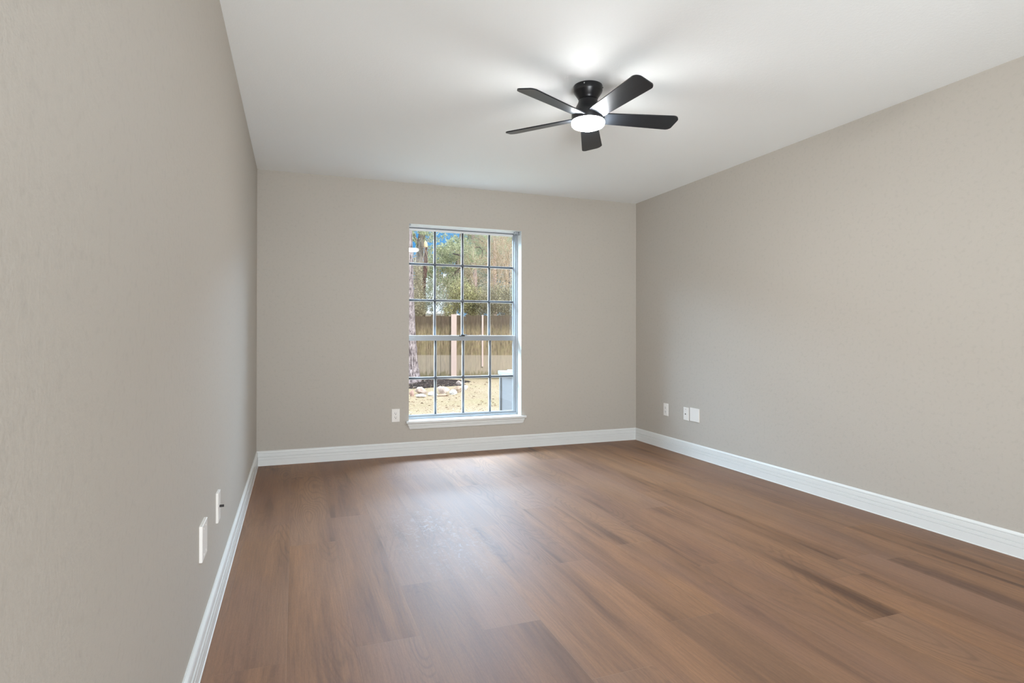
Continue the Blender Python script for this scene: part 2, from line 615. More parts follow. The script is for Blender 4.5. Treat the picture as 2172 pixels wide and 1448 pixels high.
# ------------------------------------------------------------------ wall plates
def plate_base(name, loc, rz, w, h, t=0.007, label='', cat='wall plate', group=None):
    """local x across, -y out of the wall, z up"""
    r = empty(name, loc, rz)
    tag(r, label, cat, group)
    bm = bmesh.new()
    v0 = [(-w / 2, -h / 2), (w / 2, -h / 2), (w / 2, h / 2), (-w / 2, h / 2)]
    e = 0.004 if t < 0.0085 else 0.0015
    b0 = [bm.verts.new((x, 0, z)) for x, z in v0]
    b1 = [bm.verts.new((x, -t * (0.55 if t < 0.0085 else 0.85), z)) for x, z in v0]
    b2 = [bm.verts.new((x - math.copysign(e, x), -t, z - math.copysign(e, z))) for x, z in v0]
    for A, B in ((b0, b1), (b1, b2)):
        for k in range(4):
            bm.faces.new((A[k], A[(k + 1) % 4], B[(k + 1) % 4], B[k]))
    bm.faces.new(b2)
    bm.faces.new(b0[::-1])
    obj('cover_plate', bm, M['white_plastic'], r)
    return r


def cyl_y(bm, r, y0, y1, x=0, z=0, seg=16, mi=0):
    a = [bm.verts.new((x + r * math.cos(2 * PI * k / seg), y0, z + r * math.sin(2 * PI * k / seg))) for k in range(seg)]
    b = [bm.verts.new((x + r * math.cos(2 * PI * k / seg), y1, z + r * math.sin(2 * PI * k / seg))) for k in range(seg)]
    for k in range(seg):
        bm.faces.new((a[k], a[(k + 1) % seg], b[(k + 1) % seg], b[k])).material_index = mi
    bm.faces.new(a).material_index = mi
    bm.faces.new(b[::-1]).material_index = mi


def screw(r, z, t, x=0, mat='white_plastic'):
    bm = bmesh.new()
    cyl_y(bm, 0.0032, -t + 0.001, -t - 0.0008, x, z)
    o = obj('screw', bm, [M[mat]], r)
    return o


def slots(parent, zc, y):
    bm = bmesh.new()
    box(bm, -0.0085, -0.0058, y - 0.0004, y + 0.001, zc - 0.001, zc + 0.0085)
    box(bm, 0.0055, 0.0078, y - 0.0004, y + 0.001, zc, zc + 0.0078)
    cyl_y(bm, 0.0034, y + 0.001, y - 0.0004, 0.0, zc - 0.0075)
    return obj('outlet_slots', bm, M['dark_slot'], parent)


def outlet(loc, rz, label):
    r = plate_base('wall_outlet', loc, rz, 0.0715, 0.1175, 0.007, label, 'outlet')
    bm = bmesh.new()
    box(bm, -0.0168, 0.0168, -0.0086, -0.004, -0.0335, 0.0335)
    f = obj('receptacle', bm, M['white_plastic'], r, bevel=0.0012)
    slots(f, 0.0185, -0.0086)
    slots(f, -0.0165, -0.0086)
    screw(r, 0.0485, 0.007)
    screw(r, -0.0485, 0.007)
    return r


def duplex(loc, rz, label):
    r = plate_base('wall_outlet', loc, rz, 0.0715, 0.1175, 0.007, label, 'outlet')
    for zc in (0.0195, -0.0195):
        bm = bmesh.new()
        pts = [(-0.0172, -0.009), (-0.012, -0.0143), (0.012, -0.0143), (0.0172, -0.009), (0.0172, 0.009), (0.012, 0.0143), (-0.012, 0.0143), (-0.0172, 0.009)]
        a = [bm.verts.new((x, -0.004, zc + z)) for x, z in pts]
        b = [bm.verts.new((x, -0.0088, zc + z)) for x, z in pts]
        for k in range(8):
            bm.faces.new((a[k], a[(k + 1) % 8], b[(k + 1) % 8], b[k]))
        bm.faces.new(a)
        bm.faces.new(b[::-1])
        f = obj('receptacle', bm, M['white_plastic'], r)
        slots(f, zc, -0.0088)
    screw(r, 0.0, 0.007)
    return r


def coax(loc, rz, label, stick=0.010):
    r = plate_base('cable_plate', loc, rz, 0.0715, 0.1175, 0.007 if stick < 0.01 else 0.009, label, 'cable plate')
    bm = bmesh.new()
    cyl_y(bm, 0.0075, -0.004, -0.0095, seg=6)
    n = obj('jack_nut', bm, M['white_plastic'], r)
    bm = bmesh.new()
    cyl_y(bm, 0.0048, -0.0095, -0.0095 - stick)
    j = obj('coax_jack', bm, M['dark_slot'], r)
    j['label'] = 'dark round cable jack'
    screw(r, 0.0415, 0.007, mat='brass')
    screw(r, -0.0415, 0.007)
    return r


def blank(loc, rz, w, label):
    r = plate_base('blank_plate', loc, rz, w, 0.1175, 0.010, label, 'blank plate')
    for sx in (-1, 1):
        screw(r, 0.042, 0.010, sx * 0.023)
        screw(r, -0.042, 0.010, sx * 0.023)
    return r


RZR, RZL = PI / 2 * -1, PI / 2
outlet((1.1345, 0.0, 0.362), 0.0, 'white decorator outlet on the window wall, left of the sill')
duplex((W, -0.526, 0.371), RZR, 'white duplex outlet on the right wall, nearest the far corner')
coax((W, -0.832, 0.369), RZR, 'white cable plate with dark jack beside the blank plate on the right wall', 0.004)
blank((W, -0.956, 0.375), RZR, 0.122, 'wide blank white plate on the right wall beside the cable plate')
coax((0.0, -2.632, 0.395), RZL, 'white cable plate with jack sticking out on the left wall, farther from camera', 0.016)
blank((0.0, -3.045, 0.397), RZL, 0.112, 'wide blank white plate low on the left wall, nearer the camera')

# ------------------------------------------------------------------ ceiling fan
FX, FY = 1.790, -2.391
fan = empty('ceiling_fan', (FX, FY, H))
tag(fan, 'black five-blade flush-mount ceiling fan with a lit round white light', 'ceiling fan')
fan.rotation_euler = (0, 0, 0)

bm = bmesh.new()
lathe(bm, [(0.0, 0.0), (0.077, 0.0), (0.0785, -0.003), (0.0785, -0.028), (0.0765, -0.035), (0.060, -0.060), (0.054, -0.070), (0.0515, -0.078), (0.0, -0.078)])
obj('canopy', bm, M['fan_black'], fan)
for a in (math.radians(228), math.radians(330)):
    bm = bmesh.new()
    cyl_y(bm, 0.0035, 0.0, -0.003)
    sc = obj('screw', bm, M['screw'] if a < 4.2 else M['fan_black'], fan)
    sc.location = (0.0785 * math.cos(a), 0.0785 * math.sin(a), -0.013)
    sc.rotation_euler = (0, 0, a + PI / 2)
bm = bmesh.new()
lathe(bm, [(0.0, -0.077), (0.0514, -0.077), (0.0518, -0.084), (0.057, -0.098), (0.072, -0.126), (0.084, -0.142), (0.0885, -0.150), (0.0895, -0.158), (0.0895, -0.190), (0.088, -0.193), (0.0, -0.193)])
obj('motor_housing', bm, M['fan_black'], fan)
bm = bmesh.new()
lathe(bm, [(0.0, -0.1925), (0.0885, -0.1925), (0.0900, -0.197), (0.0903, -0.204), (0.0885, -0.212), (0.083, -0.2195), (0.070, -0.2255), (0.045, -0.2285), (0.0, -0.2295)])
ln = obj('light_lens', bm, M['lens'], fan)
ln['label'] = 'glowing white round light lens'

# one blade: long rounded paddle, pitched about its length; local +x is outward
PITCHB = math.radians(13.5)


def blade_mesh():
    R0, R1 = 0.070, 0.513
    outline = []
    w0, w1 = 0.047, 0.064

    def arc(cx, cy, r, a0, a1, n=8):
        for k in range(n + 1):
            a = math.radians(a0 + (a1 - a0) * k / n)
            outline.append((cx + r * math.cos(a), cy + r * math.sin(a)))

    outline.append((R0, -w0))
    arc(R1 - 0.046, -w1 + 0.034, 0.034, -90, 0)
    arc(R1 - 0.020 - 0.032, w1 - 0.034, 0.032, 18, 90)
    outline.append((R0, w0))
    bm = bmesh.new()
    th = 0.0032
    a = [bm.verts.new((x, y, th)) for x, y in outline]
    b = [bm.verts.new((x, y, -th)) for x, y in outline]
    n = len(outline)
    for k in range(n):
        bm.faces.new((a[k], b[k], b[(k + 1) % n], a[(k + 1) % n]))
    bm.faces.new(a)
    bm.faces.new(b[::-1])
    # pitch, with the left edge (seen outward) lower
    bmesh.ops.rotate(bm, verts=bm.verts, cent=(0, 0, 0), matrix=Matrix.Rotation(-PITCHB, 3, 'X'))
    bmesh.ops.recalc_face_normals(bm, faces=bm.faces)
    me = bpy.data.meshes.new('blade')
    bm.to_mesh(me)
    bm.free()
    me.materials.append(M['blade'])
    return me


bme = blade_mesh()
A0 = 203.4
for k in range(5):
    a = math.radians(A0 - 72 * k)
    b = link('blade', bme, fan)
    b.location = (0, 0, -0.172)
    tilt = math.radians(2.0) * math.cos(a - math.radians(240))
    b.rotation_euler = (Matrix.Rotation(a, 4, 'Z') @ Matrix.Rotation(-tilt, 4, 'Y')).to_euler()

# ================================================================== OUTSIDE
GZ = -0.17
rng = np.random.default_rng(7)


def pyobj(name, verts, faces, mats, parent=None, mi=None, smooth=False):
    me = bpy.data.meshes.new(name)
    me.from_pydata([tuple(v) for v in verts], [], [tuple(f) for f in faces])
    for m in (mats if isinstance(mats, (list, tuple)) else [mats]):
        me.materials.append(m)
    if mi is not None:
        me.polygons.foreach_set('material_index', np.asarray(mi, dtype=np.int32))
    if smooth:
        me.polygons.foreach_set('use_smooth', np.ones(len(me.polygons), dtype=bool))
    me.update()
    return link(name, me, parent)


def ground_mat():
    m, g = newmat('dormant_lawn')
    co = g.n('ShaderNodeTexCoord').outputs['Object']
    n1 = g.noise(co, 0.9, 4, 0.6)
    n2 = g.noise(co, 38.0, 6, 0.8)
    n3 = g.noise(g.scale(co, (9.0, 9.0, 1.0)), 1.0, 4, 0.7)
    c = g.mix(g.ramp(n2, [(0.32, 0.0), (0.68, 1.0)]), (0.20, 0.145, 0.09), (0.72, 0.60, 0.43))
    c = g.mix(g.m('MULTIPLY', g.ramp(n1, [(0.48, 0.0), (0.66, 1.0)]), 0.26), c, (0.40, 0.40, 0.20))
    c = g.mix(g.m('MULTIPLY', g.ramp(n3, [(0.60, 0.0), (0.70, 1.0)]), 0.55), c, (0.30, 0.17, 0.10))
    finish(g, c, 0.9, spec=0.1, bump=n2, bump_strength=0.8, bump_dist=0.03)
    return m


M['lawn'] = ground_mat()
M['mulch'] = None
m_, g_ = newmat('dark_mulch')
co_ = g_.n('ShaderNodeTexCoord').outputs['Object']
v_ = g_.n('ShaderNodeTexVoronoi', {'Vector': co_, 'Scale': 34.0})
c_ = g_.ramp(g_.n('ShaderNodeSeparateColor', {0: v_.outputs['Color']}).outputs[0], [(0.0, (0.030, 0.024, 0.024)), (0.7, (0.085, 0.065, 0.062)), (0.93, (0.16, 0.11, 0.09)), (0.97, (0.5, 0.45, 0.4))], 'CONSTANT')
finish(g_, c_, 0.95, spec=0.1, bump=v_.outputs['Distance'], bump_strength=0.9, bump_dist=0.03)
M['mulch'] = m_

# lawn (gently uneven)
n = 60
xs_ = np.linspace(-16, 44, n)
ys_ = np.linspace(-14, 66, n)
vv = [(x, y, GZ + 0.025 * math.sin(x * 1.7 + y) * math.cos(y * 1.1 - x * 0.6) - (0.02 if y < 1 else 0)) for y in ys_ for x in xs_]
ff = [(j * n + i, j * n + i + 1, (j + 1) * n + i + 1, (j + 1) * n + i) for j in range(n - 1) for i in range(n - 1)]
lawn = struct(pyobj('ground', vv, ff, M['lawn'], smooth=True))


def gpt(px, py, dz=0.0):
    d = fw + rt * ((px - PPX) / FPX) - up * ((py - PPY) / FPX)
    t = (GZ + dz - CAM.z) / d.z
    return CAM + d * t


# mulch bed, a low mound behind the stones
c0 = gpt(905, 818)
nb, nr = 40, 8
vv, ff = [], []
for k in range(nb):
    a = 2 * PI * k / nb
    for q in range(nr + 1):
        s = q / nr
        rr = 1 + 0.10 * math.sin(3 * a) + 0.06 * math.sin(7 * a + 1)
        vv.append((c0.x + 1.55 * s * rr * math.cos(a) * 1.0, c0.y + 0.9 + 1.7 * s * rr * math.sin(a), GZ + 0.03 + 0.07 * (1 - s * s) - 0.06 * s))
for k in range(nb):
    k2 = (k + 1) % nb
    for q in range(nr):
        ff.append((k * (nr + 1) + q, k * (nr + 1) + q + 1, k2 * (nr + 1) + q + 1, k2 * (nr + 1) + q))
bed = pyobj('mulch_bed', vv, ff, M['mulch'], smooth=True)
tag(bed, 'dark mulch bed between the garden stones and the fence', 'mulch bed', kind='stuff')


# fallen leaves on the lawn
def fallen_leaves():
    vv, ff = [], []
    r = np.random.default_rng(3)
    for k in range(650):
        px, py = r.uniform(862, 1100), r.uniform(812, 890)
        p = gpt(px, py)
        a = r.uniform(0, 2 * PI)
        L = r.uniform(0.012, 0.034)
        d = np.array((math.cos(a), math.sin(a)))
        s = np.array((-d[1], d[0])) * L * 0.4
        z = GZ + 0.03
        b = len(vv)
        vv += [(p.x - d[0] * L, p.y - d[1] * L, z), (p.x + s[0], p.y + s[1], z + 0.012), (p.x + d[0] * L, p.y + d[1] * L, z + 0.004), (p.x - s[0], p.y - s[1], z + 0.014)]
        ff.append((b, b + 1, b + 2, b + 3))
    m, g = newmat('fallen_leaf')
    rnd = g.n('ShaderNodeNewGeometry').outputs['Random Per Island']
    c = g.ramp(rnd, [(0.0, (0.08, 0.05, 0.035)), (0.4, (0.22, 0.14, 0.09)), (0.7, (0.46, 0.36, 0.24)), (1.0, (0.62, 0.54, 0.38))])
    finish(g, c, 0.8, spec=0.2)
    o = pyobj('fallen_leaves', vv, ff, m)
    tag(o, 'dry fallen leaves scattered on the tan lawn', 'leaves', kind='stuff')


fallen_leaves()


# ---- stones
def rock_mat(name, a, b):
    m, g = newmat(name)
    co = g.n('ShaderNodeTexCoord').outputs['Object']
    nz = g.noise(co, 9.0, 6, 0.7)
    finish(g, g.mix(g.ramp(nz, [(0.35, 0.0), (0.65, 1.0)]), a, b), 0.85, spec=0.2, bump=nz, bump_strength=0.7, bump_dist=0.03)
    return m


RK = {'pink': rock_mat('pink_sandstone', (0.42, 0.31, 0.27), (0.70, 0.60, 0.55)), 'white': rock_mat('white_limestone', (0.52, 0.51, 0.50), (0.80, 0.79, 0.78)),
      'tan': rock_mat('tan_sandstone', (0.34, 0.25, 0.19), (0.56, 0.45, 0.36)), 'red': rock_mat('red_brown_stone', (0.33, 0.20, 0.17), (0.60, 0.42, 0.37))}


def rock(x0, x1, y0, y1, kind, label, seed, flat=False):
    """photo box of the stone -> a faceted boulder resting on the ground"""
    base = gpt((x0 + x1) / 2, y1)
    D = (base - CAM).dot(fw)
    w = (x1 - x0) / FPX * D
    h = (y1 - y0) / FPX * D
    r = random.Random(seed)
    bm = bmesh.new()
    bmesh.ops.create_icosphere(bm, subdivisions=4, radius=1.0)
    cuts = [Vector((r.uniform(-1, 1), r.uniform(-1, 1), r.uniform(-0.6, 1))).normalized() for _ in range(13)]
    lim = [r.uniform(0.42, 0.74) for _ in cuts]
    for v in bm.verts:
        p = v.co.copy()
        for c, l in zip(cuts, lim):
            d = p.dot(c)
            if d > l:
                p -= c * (d - l)
        p *= 1 + 0.025 * math.sin(9 * p.x + seed) * math.cos(8 * p.y + 3 * p.z)
        v.co = p
    xs = [v.co.x for v in bm.verts]
    zs = [v.co.z for v in bm.verts]
    sx, sz = 1.02 * w / (max(xs) - min(xs)), 1.12 * h / (max(zs) - min(zs))
    dep = w * r.uniform(0.5, 0.7)
    zmin = min(zs)
    for v in bm.verts:
        v.co = Vector(((v.co.x - (max(xs) + min(xs)) / 2) * sx, v.co.y * dep * 0.55, (v.co.z - zmin) * sz))
    o = obj('garden_stone', bm, RK[kind])
    o.location = (base.x + 0.12 * math.sin(YAW), base.y + 0.12, GZ - 0.02)
    o.rotation_euler = (0, 0, -YAW)
    tag(o, label, 'stone', 'stones edging the mulch bed')
    return o


rock(879, 905, 821, 837, 'pink', 'large blocky pinkish stone edging the mulch bed, right of the tree trunk', 1)
rock(880, 902, 835, 843, 'white', 'low white stone lying in front of the blocky pinkish stone', 2)
rock(907, 927, 830, 840, 'white', 'flat white stone left of the big split pink stone', 3)
rock(926, 953, 820, 836, 'pink', 'big slanting pink stone in the middle of the bed edge', 4)
rock(926, 951, 834, 841, 'tan', 'flat pale stone lying in front of the big slanting pink stone', 5)
rock(952, 969, 826, 838, 'white', 'pointed white stone in front of the tan stone', 6)
rock(961, 980, 819, 834, 'tan', 'rounded tan stone behind the pointed white stone', 7)
rock(974, 992, 817, 829, 'white', 'white stone at the right end of the row of stones', 8)
rock(966, 985, 807, 818, 'pink', 'pink stone at the back right of the mulch bed', 9)
rock(866, 876, 827, 841, 'red', 'reddish stone at the left edge of the window view', 10)


# ---- fence: boards seen face on, about 16.5 m into the view
def fence():
    m, g = newmat('weathered_fence_board')
    co = g.n('ShaderNodeTexCoord').outputs['Object']
    sp = g.n('ShaderNodeSeparateXYZ', {0: co})
    rnd = g.n('ShaderNodeNewGeometry').outputs['Random Per Island']
    nz = g.noise(g.scale(co, (48.0, 48.0, 5.0)), 1.0, 6, 0.75)
    n2 = g.noise(co, 5.0, 5, 0.7)
    c = g.mix(g.ramp(nz, [(0.35, 0.0), (0.65, 1.0)]), (0.085, 0.058, 0.036), (0.40, 0.30, 0.19))
    c = g.mix(g.ramp(n2, [(0.4, 0.0), (0.7, 0.6)]), c, (0.27, 0.235, 0.11))
    c = g.mix(1.0, c, g.ramp(rnd, [(0.0, 0.78), (1.0, 1.12)]), 'MULTIPLY')
    # mildew along the top ends
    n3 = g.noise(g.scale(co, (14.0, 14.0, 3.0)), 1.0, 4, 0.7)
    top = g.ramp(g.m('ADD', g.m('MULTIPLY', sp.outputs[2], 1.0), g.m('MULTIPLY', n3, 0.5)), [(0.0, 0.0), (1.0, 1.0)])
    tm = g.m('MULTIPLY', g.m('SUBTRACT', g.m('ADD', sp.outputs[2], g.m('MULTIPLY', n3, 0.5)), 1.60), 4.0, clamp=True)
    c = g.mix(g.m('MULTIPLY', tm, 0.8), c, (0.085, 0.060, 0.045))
    # the lower boards turn paler and greyer below a sharp line
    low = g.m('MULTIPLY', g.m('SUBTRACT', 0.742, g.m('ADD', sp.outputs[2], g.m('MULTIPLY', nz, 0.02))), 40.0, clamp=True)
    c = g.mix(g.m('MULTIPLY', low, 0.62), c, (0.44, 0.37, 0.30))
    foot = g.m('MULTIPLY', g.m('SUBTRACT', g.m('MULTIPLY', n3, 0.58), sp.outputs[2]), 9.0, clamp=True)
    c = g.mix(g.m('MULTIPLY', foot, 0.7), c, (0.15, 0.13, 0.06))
    finish(g, c, 0.9, spec=0.15, bump=nz, bump_strength=0.4, bump_dist=0.01)
    D = 16.5
    p = at(1086, PPY, D)
    r = empty('fence', (p.x, p.y, GZ - 0.05), -YAW)
    tag(r, 'weathered brown board fence with mossy stains across the yard', 'fence')
    hgt = CAM.z + (PPY - 663.5) / FPX * D - (GZ - 0.05)
    bm = bmesh.new()
    rr = random.Random(5)
    x = -4.2 - 0.1425 * 58
    while x < 9.0:
        w = 0.139 + rr.uniform(-0.004, 0.004)
        y = rr.uniform(-0.006, 0.006)
        h = hgt + rr.uniform(-0.03, 0.015)
        vs = box(bm, x, x + w, y - 0.009, y + 0.009, 0.02, h)
        x += w + rr.choice((0.001, 0.0015, 0.002, 0.003))
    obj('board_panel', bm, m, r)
    bm = bmesh.new()
    for zz in (0.25, hgt * 0.5, hgt - 0.25):
        box(bm, -12.4, 9.0, 0.022, 0.060, zz, zz + 0.088)
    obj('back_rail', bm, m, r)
    pm = simple('new_pinkish_post', (0.62, 0.47, 0.42), 0.8, var=0.12, scale=6.0)
    bm = bmesh.new()
    xa, xb = (957.5 - 1086) / FPX * D, (968.8 - 1086) / FPX * D
    box(bm, xa, xb, -0.060, -0.018, 0.0, hgt + 0.03)
    o = obj('post', bm, pm, r, bevel=0.004)
    o['label'] = 'pale pinkish newer post in front of the dark boards'
    bm = bmesh.new()
    xa, xb = (1022 - 1086) / FPX * D, (1025.5 - 1086) / FPX * D
    box(bm, xa, xb, -0.040, -0.016, 0.4, hgt + 0.01)
    o = obj('batten', bm, pm, r)
    o['label'] = 'narrow pale batten on the boards'
    return r


fence()


# ---- trees and shrubs
def bark_mat(name, a, b, sc=(14.0, 14.0, 2.0)):
    m, g = newmat(name)
    co = g.n('ShaderNodeTexCoord').outputs['Object']
    v = g.noise(g.scale(co, sc), 1.0, 6, 0.75, 0.4)
    f = g.ramp(v, [(0.38, 0.0), (0.58, 1.0)])
    finish(g, g.mix(f, a, b), 0.9, spec=0.15, bump=v, bump_strength=1.0, bump_dist=0.05)
    return m


def leaf_mat(name, stops):
    m, g = newmat(name)
    rnd = g.n('ShaderNodeNewGeometry').outputs['Random Per Island']
    pale = []
    for p, c in stops:
        l = 0.3 * c[0] + 0.6 * c[1] + 0.1 * c[2]
        pale.append((p, tuple(min(0.85, 1.25 * (x * 0.74 + l * 0.26)) for x in c)))
    c = g.ramp(rnd, pale)
    b = g.n('ShaderNodeBsdfPrincipled', {'Base Color': c, 'Roughness': 0.5, 'Specular IOR Level': 0.3})
    t = g.n('ShaderNodeBsdfTranslucent', {0: c})
    mx = g.n('ShaderNodeMixShader', {0: 0.35, 1: b.outputs[0], 2: t.outputs[0]})
    g.n('ShaderNodeOutputMaterial', {0: mx.outputs[0]})
    return m


def tube_arrays(paths, sides=6):
    vv, ff = [], []
    for path in paths:
        prev = None
        for k, (p, r) in enumerate(path):
            p = Vector(p)
            nx = Vector(path[min(k + 1, len(path) - 1)][0]) - Vector(path[max(k - 1, 0)][0])
            if nx.length < 1e-6:
                nx = Vector((0, 0, 1))
            nx.normalize()
            a = nx.cross(Vector((0.13, 0.97, 0.2))).normalized()
            b = nx.cross(a)
            ring = []
            for s in range(sides):
                t = 2 * PI * s / sides
                ring.append(len(vv))
                q = p + (a * math.cos(t) + b * math.sin(t)) * r
                vv.append((q.x, q.y, q.z))
            if prev:
                for s in range(sides):
                    s2 = (s + 1) % sides
                    ff.append((prev[s], prev[s2], ring[s2], ring[s]))
            prev = ring
        ff.append(tuple(prev))
    return vv, ff


def trunk_path(pts, D, bow=0.0, rnd=0, sub=6, wob=0.12):
    """pts: (px, py, width_px) from bottom to top"""
    r = random.Random(rnd)
    path = []
    for k in range(len(pts) - 1):
        for s in range(sub):
            t = s / sub
            x, y, w = (pts[k][i] * (1 - t) + pts[k + 1][i] * t for i in range(3))
            path.append((at(x + r.uniform(-wob, wob) * w * 0.3, y, D), w / FPX * D / 2 * (1 + r.uniform(-wob, wob) * 0.5)))
    x, y, w = pts[-1]
    path.append((at(x, y, D), w / FPX * D / 2))
    return path


def foliage(name, parent, blobs, size, mat, seed, aspect=0.45):
    """leaf blades gathered in clumps; blobs: (px, py, rx_px, ry_px, D, depth_m, count)"""
    r = np.random.default_rng(seed)
    V, F = [], []
    size *= 0.46
    for (px, py, rx, ry, D, dm, cnt) in blobs:
        cnt = int(cnt * 3.0)
        c = at(px, py, D)
        ex, ez = rx / FPX * D, ry / FPX * D
        nc = max(3, cnt // 40)
        q = r.normal(size=(nc, 3))
        q /= np.linalg.norm(q, axis=1)[:, None]
        q *= (r.uniform(0.15, 1.0, size=(nc, 1)) ** 0.45)
        which = r.integers(0, nc, cnt)
        P = q[which] + r.normal(scale=0.16, size=(cnt, 3))
        P = np.outer(P[:, 0] * ex, rt) + np.outer(P[:, 1] * dm, fw) + np.outer(P[:, 2] * ez, (0, 0, 1)) + np.array(c)
        d = r.normal(size=(cnt, 3))
        d[:, 2] -= 0.4
        d /= np.linalg.norm(d, axis=1)[:, None]
        o = r.normal(size=(cnt, 3))
        s = np.cross(d, o)
        s /= np.linalg.norm(s, axis=1)[:, None] + 1e-9
        nn = np.cross(d, s)
        L = (size * r.uniform(0.6, 1.3, size=(cnt, 1)))
        a = P - d * L
        b = P + s * L * aspect + nn * L * 0.18
        c2 = P + d * L
        e = P - s * L * aspect + nn * L * 0.18
        base = len(V) * 0 + (sum(x.shape[0] for x in V) if V else 0)
        V.append(np.stack([a, b, c2, e], axis=1).reshape(-1, 3))
        idx = base + np.arange(cnt)[:, None] * 4
        F.append(np.concatenate([np.stack([idx[:, 0], idx[:, 0] + 1, idx[:, 0] + 2], 1), np.stack([idx[:, 0], idx[:, 0] + 2, idx[:, 0] + 3], 1)]))
    V = np.concatenate(V)
    F = np.concatenate(F)
    return pyobj(name, V.tolist(), F.tolist(), mat, parent)


def twigs(name, parent, starts, mat, seed, gens=4, spread=0.6):
    """bare branching wood; starts: (point, direction, length, radius)"""
    r = random.Random(seed)
    paths = []

    def grow(p, d, L, rad, gen):
        path = [(p, rad)]
        n = 5
        for k in range(n):
            d = (d + Vector((r.uniform(-1, 1), r.uniform(-1, 1), r.uniform(-1, 1))) * 0.22).normalized()
            p = p + d * (L / n)
            path.append((p, rad * (1 - 0.55 * (k + 1) / n)))
            if gen > 0 and k >= 1:
                for _ in range(r.choice((1, 1, 2))):
                    dd = (d + Vector((r.uniform(-1, 1), r.uniform(-1, 1), r.uniform(-0.7, 1))) * spread * 1.4).normalized()
                    grow(p, dd, L * r.uniform(0.45, 0.7), rad * 0.5, gen - 1)
        paths.append(path)

    for p, d, L, rad in starts:
        grow(Vector(p), Vector(d).normalized(), L, rad, gens)
    vv, ff = tube_arrays(paths, 3)
    return pyobj(name, vv, ff, mat, parent)


def tree(name, label, base_px, D, cat='tree', group=None):
    p = at(base_px, PPY, D)
    r = empty(name, (0, 0, 0))
    r.location = (0, 0, 0)
    tag(r, label, cat, group)
    return r


B_pine = bark_mat('grey_pine_bark', (0.06, 0.042, 0.046), (0.58, 0.49, 0.50), (26.0, 26.0, 7.0))
B_grey = bark_mat('grey_brown_bark', (0.10, 0.085, 0.07), (0.36, 0.31, 0.27), (9.0, 9.0, 3.0))
B_dark = bark_mat('dark_broken_bark', (0.035, 0.018, 0.018), (0.17, 0.10, 0.085), (9.0, 9.0, 3.0))
B_pinkb = bark_mat('pinkish_pine_bark', (0.24, 0.17, 0.15), (0.56, 0.43, 0.40), (8.0, 8.0, 2.0))
B_tan = simple('pale_tan_twig', (0.58, 0.46, 0.34), 0.85, var=0.2, scale=4.0)
B_black = simple('dark_branch', (0.06, 0.05, 0.04), 0.9)
B_yel = simple('fresh_split_wood', (0.78, 0.58, 0.32), 0.8, var=0.15, scale=12.0)
L_green = leaf_mat('mid_green_leaf', [(0.0, (0.13, 0.16, 0.07)), (0.5, (0.30, 0.35, 0.16)), (1.0, (0.56, 0.58, 0.34))])
L_grey = leaf_mat('grey_green_leaf', [(0.0, (0.10, 0.12, 0.08)), (0.5, (0.25, 0.28, 0.19)), (1.0, (0.50, 0.52, 0.42))])
L_pine = leaf_mat('pine_needle', [(0.0, (0.18, 0.24, 0.13)), (0.5, (0.34, 0.43, 0.24)), (1.0, (0.52, 0.60, 0.38))])
L_yel = leaf_mat('yellow_green_leaf', [(0.0, (0.10, 0.085, 0.04)), (0.3, (0.27, 0.23, 0.10)), (0.75, (0.42, 0.40, 0.16)), (1.0, (0.70, 0.66, 0.24))])
L_rust = leaf_mat('rusty_dry_leaf', [(0.0, (0.20, 0.11, 0.06)), (0.5, (0.44, 0.28, 0.14)), (1.0, (0.66, 0.50, 0.30))])
L_olive = leaf_mat('olive_brown_leaf', [(0.0, (0.12, 0.10, 0.055)), (0.5, (0.30, 0.25, 0.14)), (1.0, (0.52, 0.46, 0.27))])

# pine trunk close to the fence, cut by the left jamb
t = tree('pine_tree', 'thick pine trunk with furrowed grey bark at the left edge of the window view', 870, 14.6)
vv, ff = tube_arrays([trunk_path([(868, 812, 54), (868, 800, 47), (867.8, 785, 42), (866.5, 760, 38), (863, 700, 36), (860, 600, 34), (858, 470, 32), (856, 380, 30), (854, 250, 26)], 14.6, rnd=1, wob=0.04)], 14)
pyobj('trunk', vv, ff, B_pine, t, smooth=True)
foliage('needles', t, [(840, 180, 120, 60, 14.6, 1.5, 900)], 0.09, L_pine, 3, 0.12)

# tall grey tree behind
t = tree('grey_trunk_tree', 'tall grey forked tree behind the fence, beside the broken trunk', 893, 22.0)
vv, ff = tube_arrays([trunk_path([(884, 772, 17), (884, 690, 17), (885, 640, 15), (887, 590, 14), (890, 545, 14), (893, 510, 15), (896, 490, 16), (900, 440, 14), (904, 380, 12)], 22.0, rnd=2),
                      trunk_path([(891, 530, 9), (881, 505, 6), (872, 488, 5), (862, 460, 3)], 22.0, rnd=3)], 10)
pyobj('trunk', vv, ff, B_grey, t, smooth=True)
foliage('leaves', t, [(905, 470, 60, 22, 22.0, 1.5, 800), (915, 499, 30, 13, 21.6, 1.0, 260), (876, 506, 12, 16, 21.6, 1.0, 130)], 0.075, L_green, 11)

# broken dark trunk with a pale split top
t = tree('broken_trunk', 'dark snapped trunk with a pale yellow split top', 902, 20.0, cat='broken tree')
vv, ff = tube_arrays([trunk_path([(897, 772, 9), (897, 690, 9), (898.5, 605, 9), (901, 575, 9), (903, 550, 8.6), (903.2, 523, 7.2)], 20.0, rnd=4, wob=0.25)], 10)
pyobj('trunk', vv, ff, B_dark, t, smooth=True)
vv, ff = tube_arrays([trunk_path([(903.2, 524, 7.4), (902.8, 517, 7.4), (902.4, 512.5, 4.8), (902.0, 510.0, 1.4)], 20.0, rnd=5, sub=2)], 9)
o = pyobj('split_top', vv, ff, B_yel, t)
o['label'] = 'pale yellow freshly split wood'

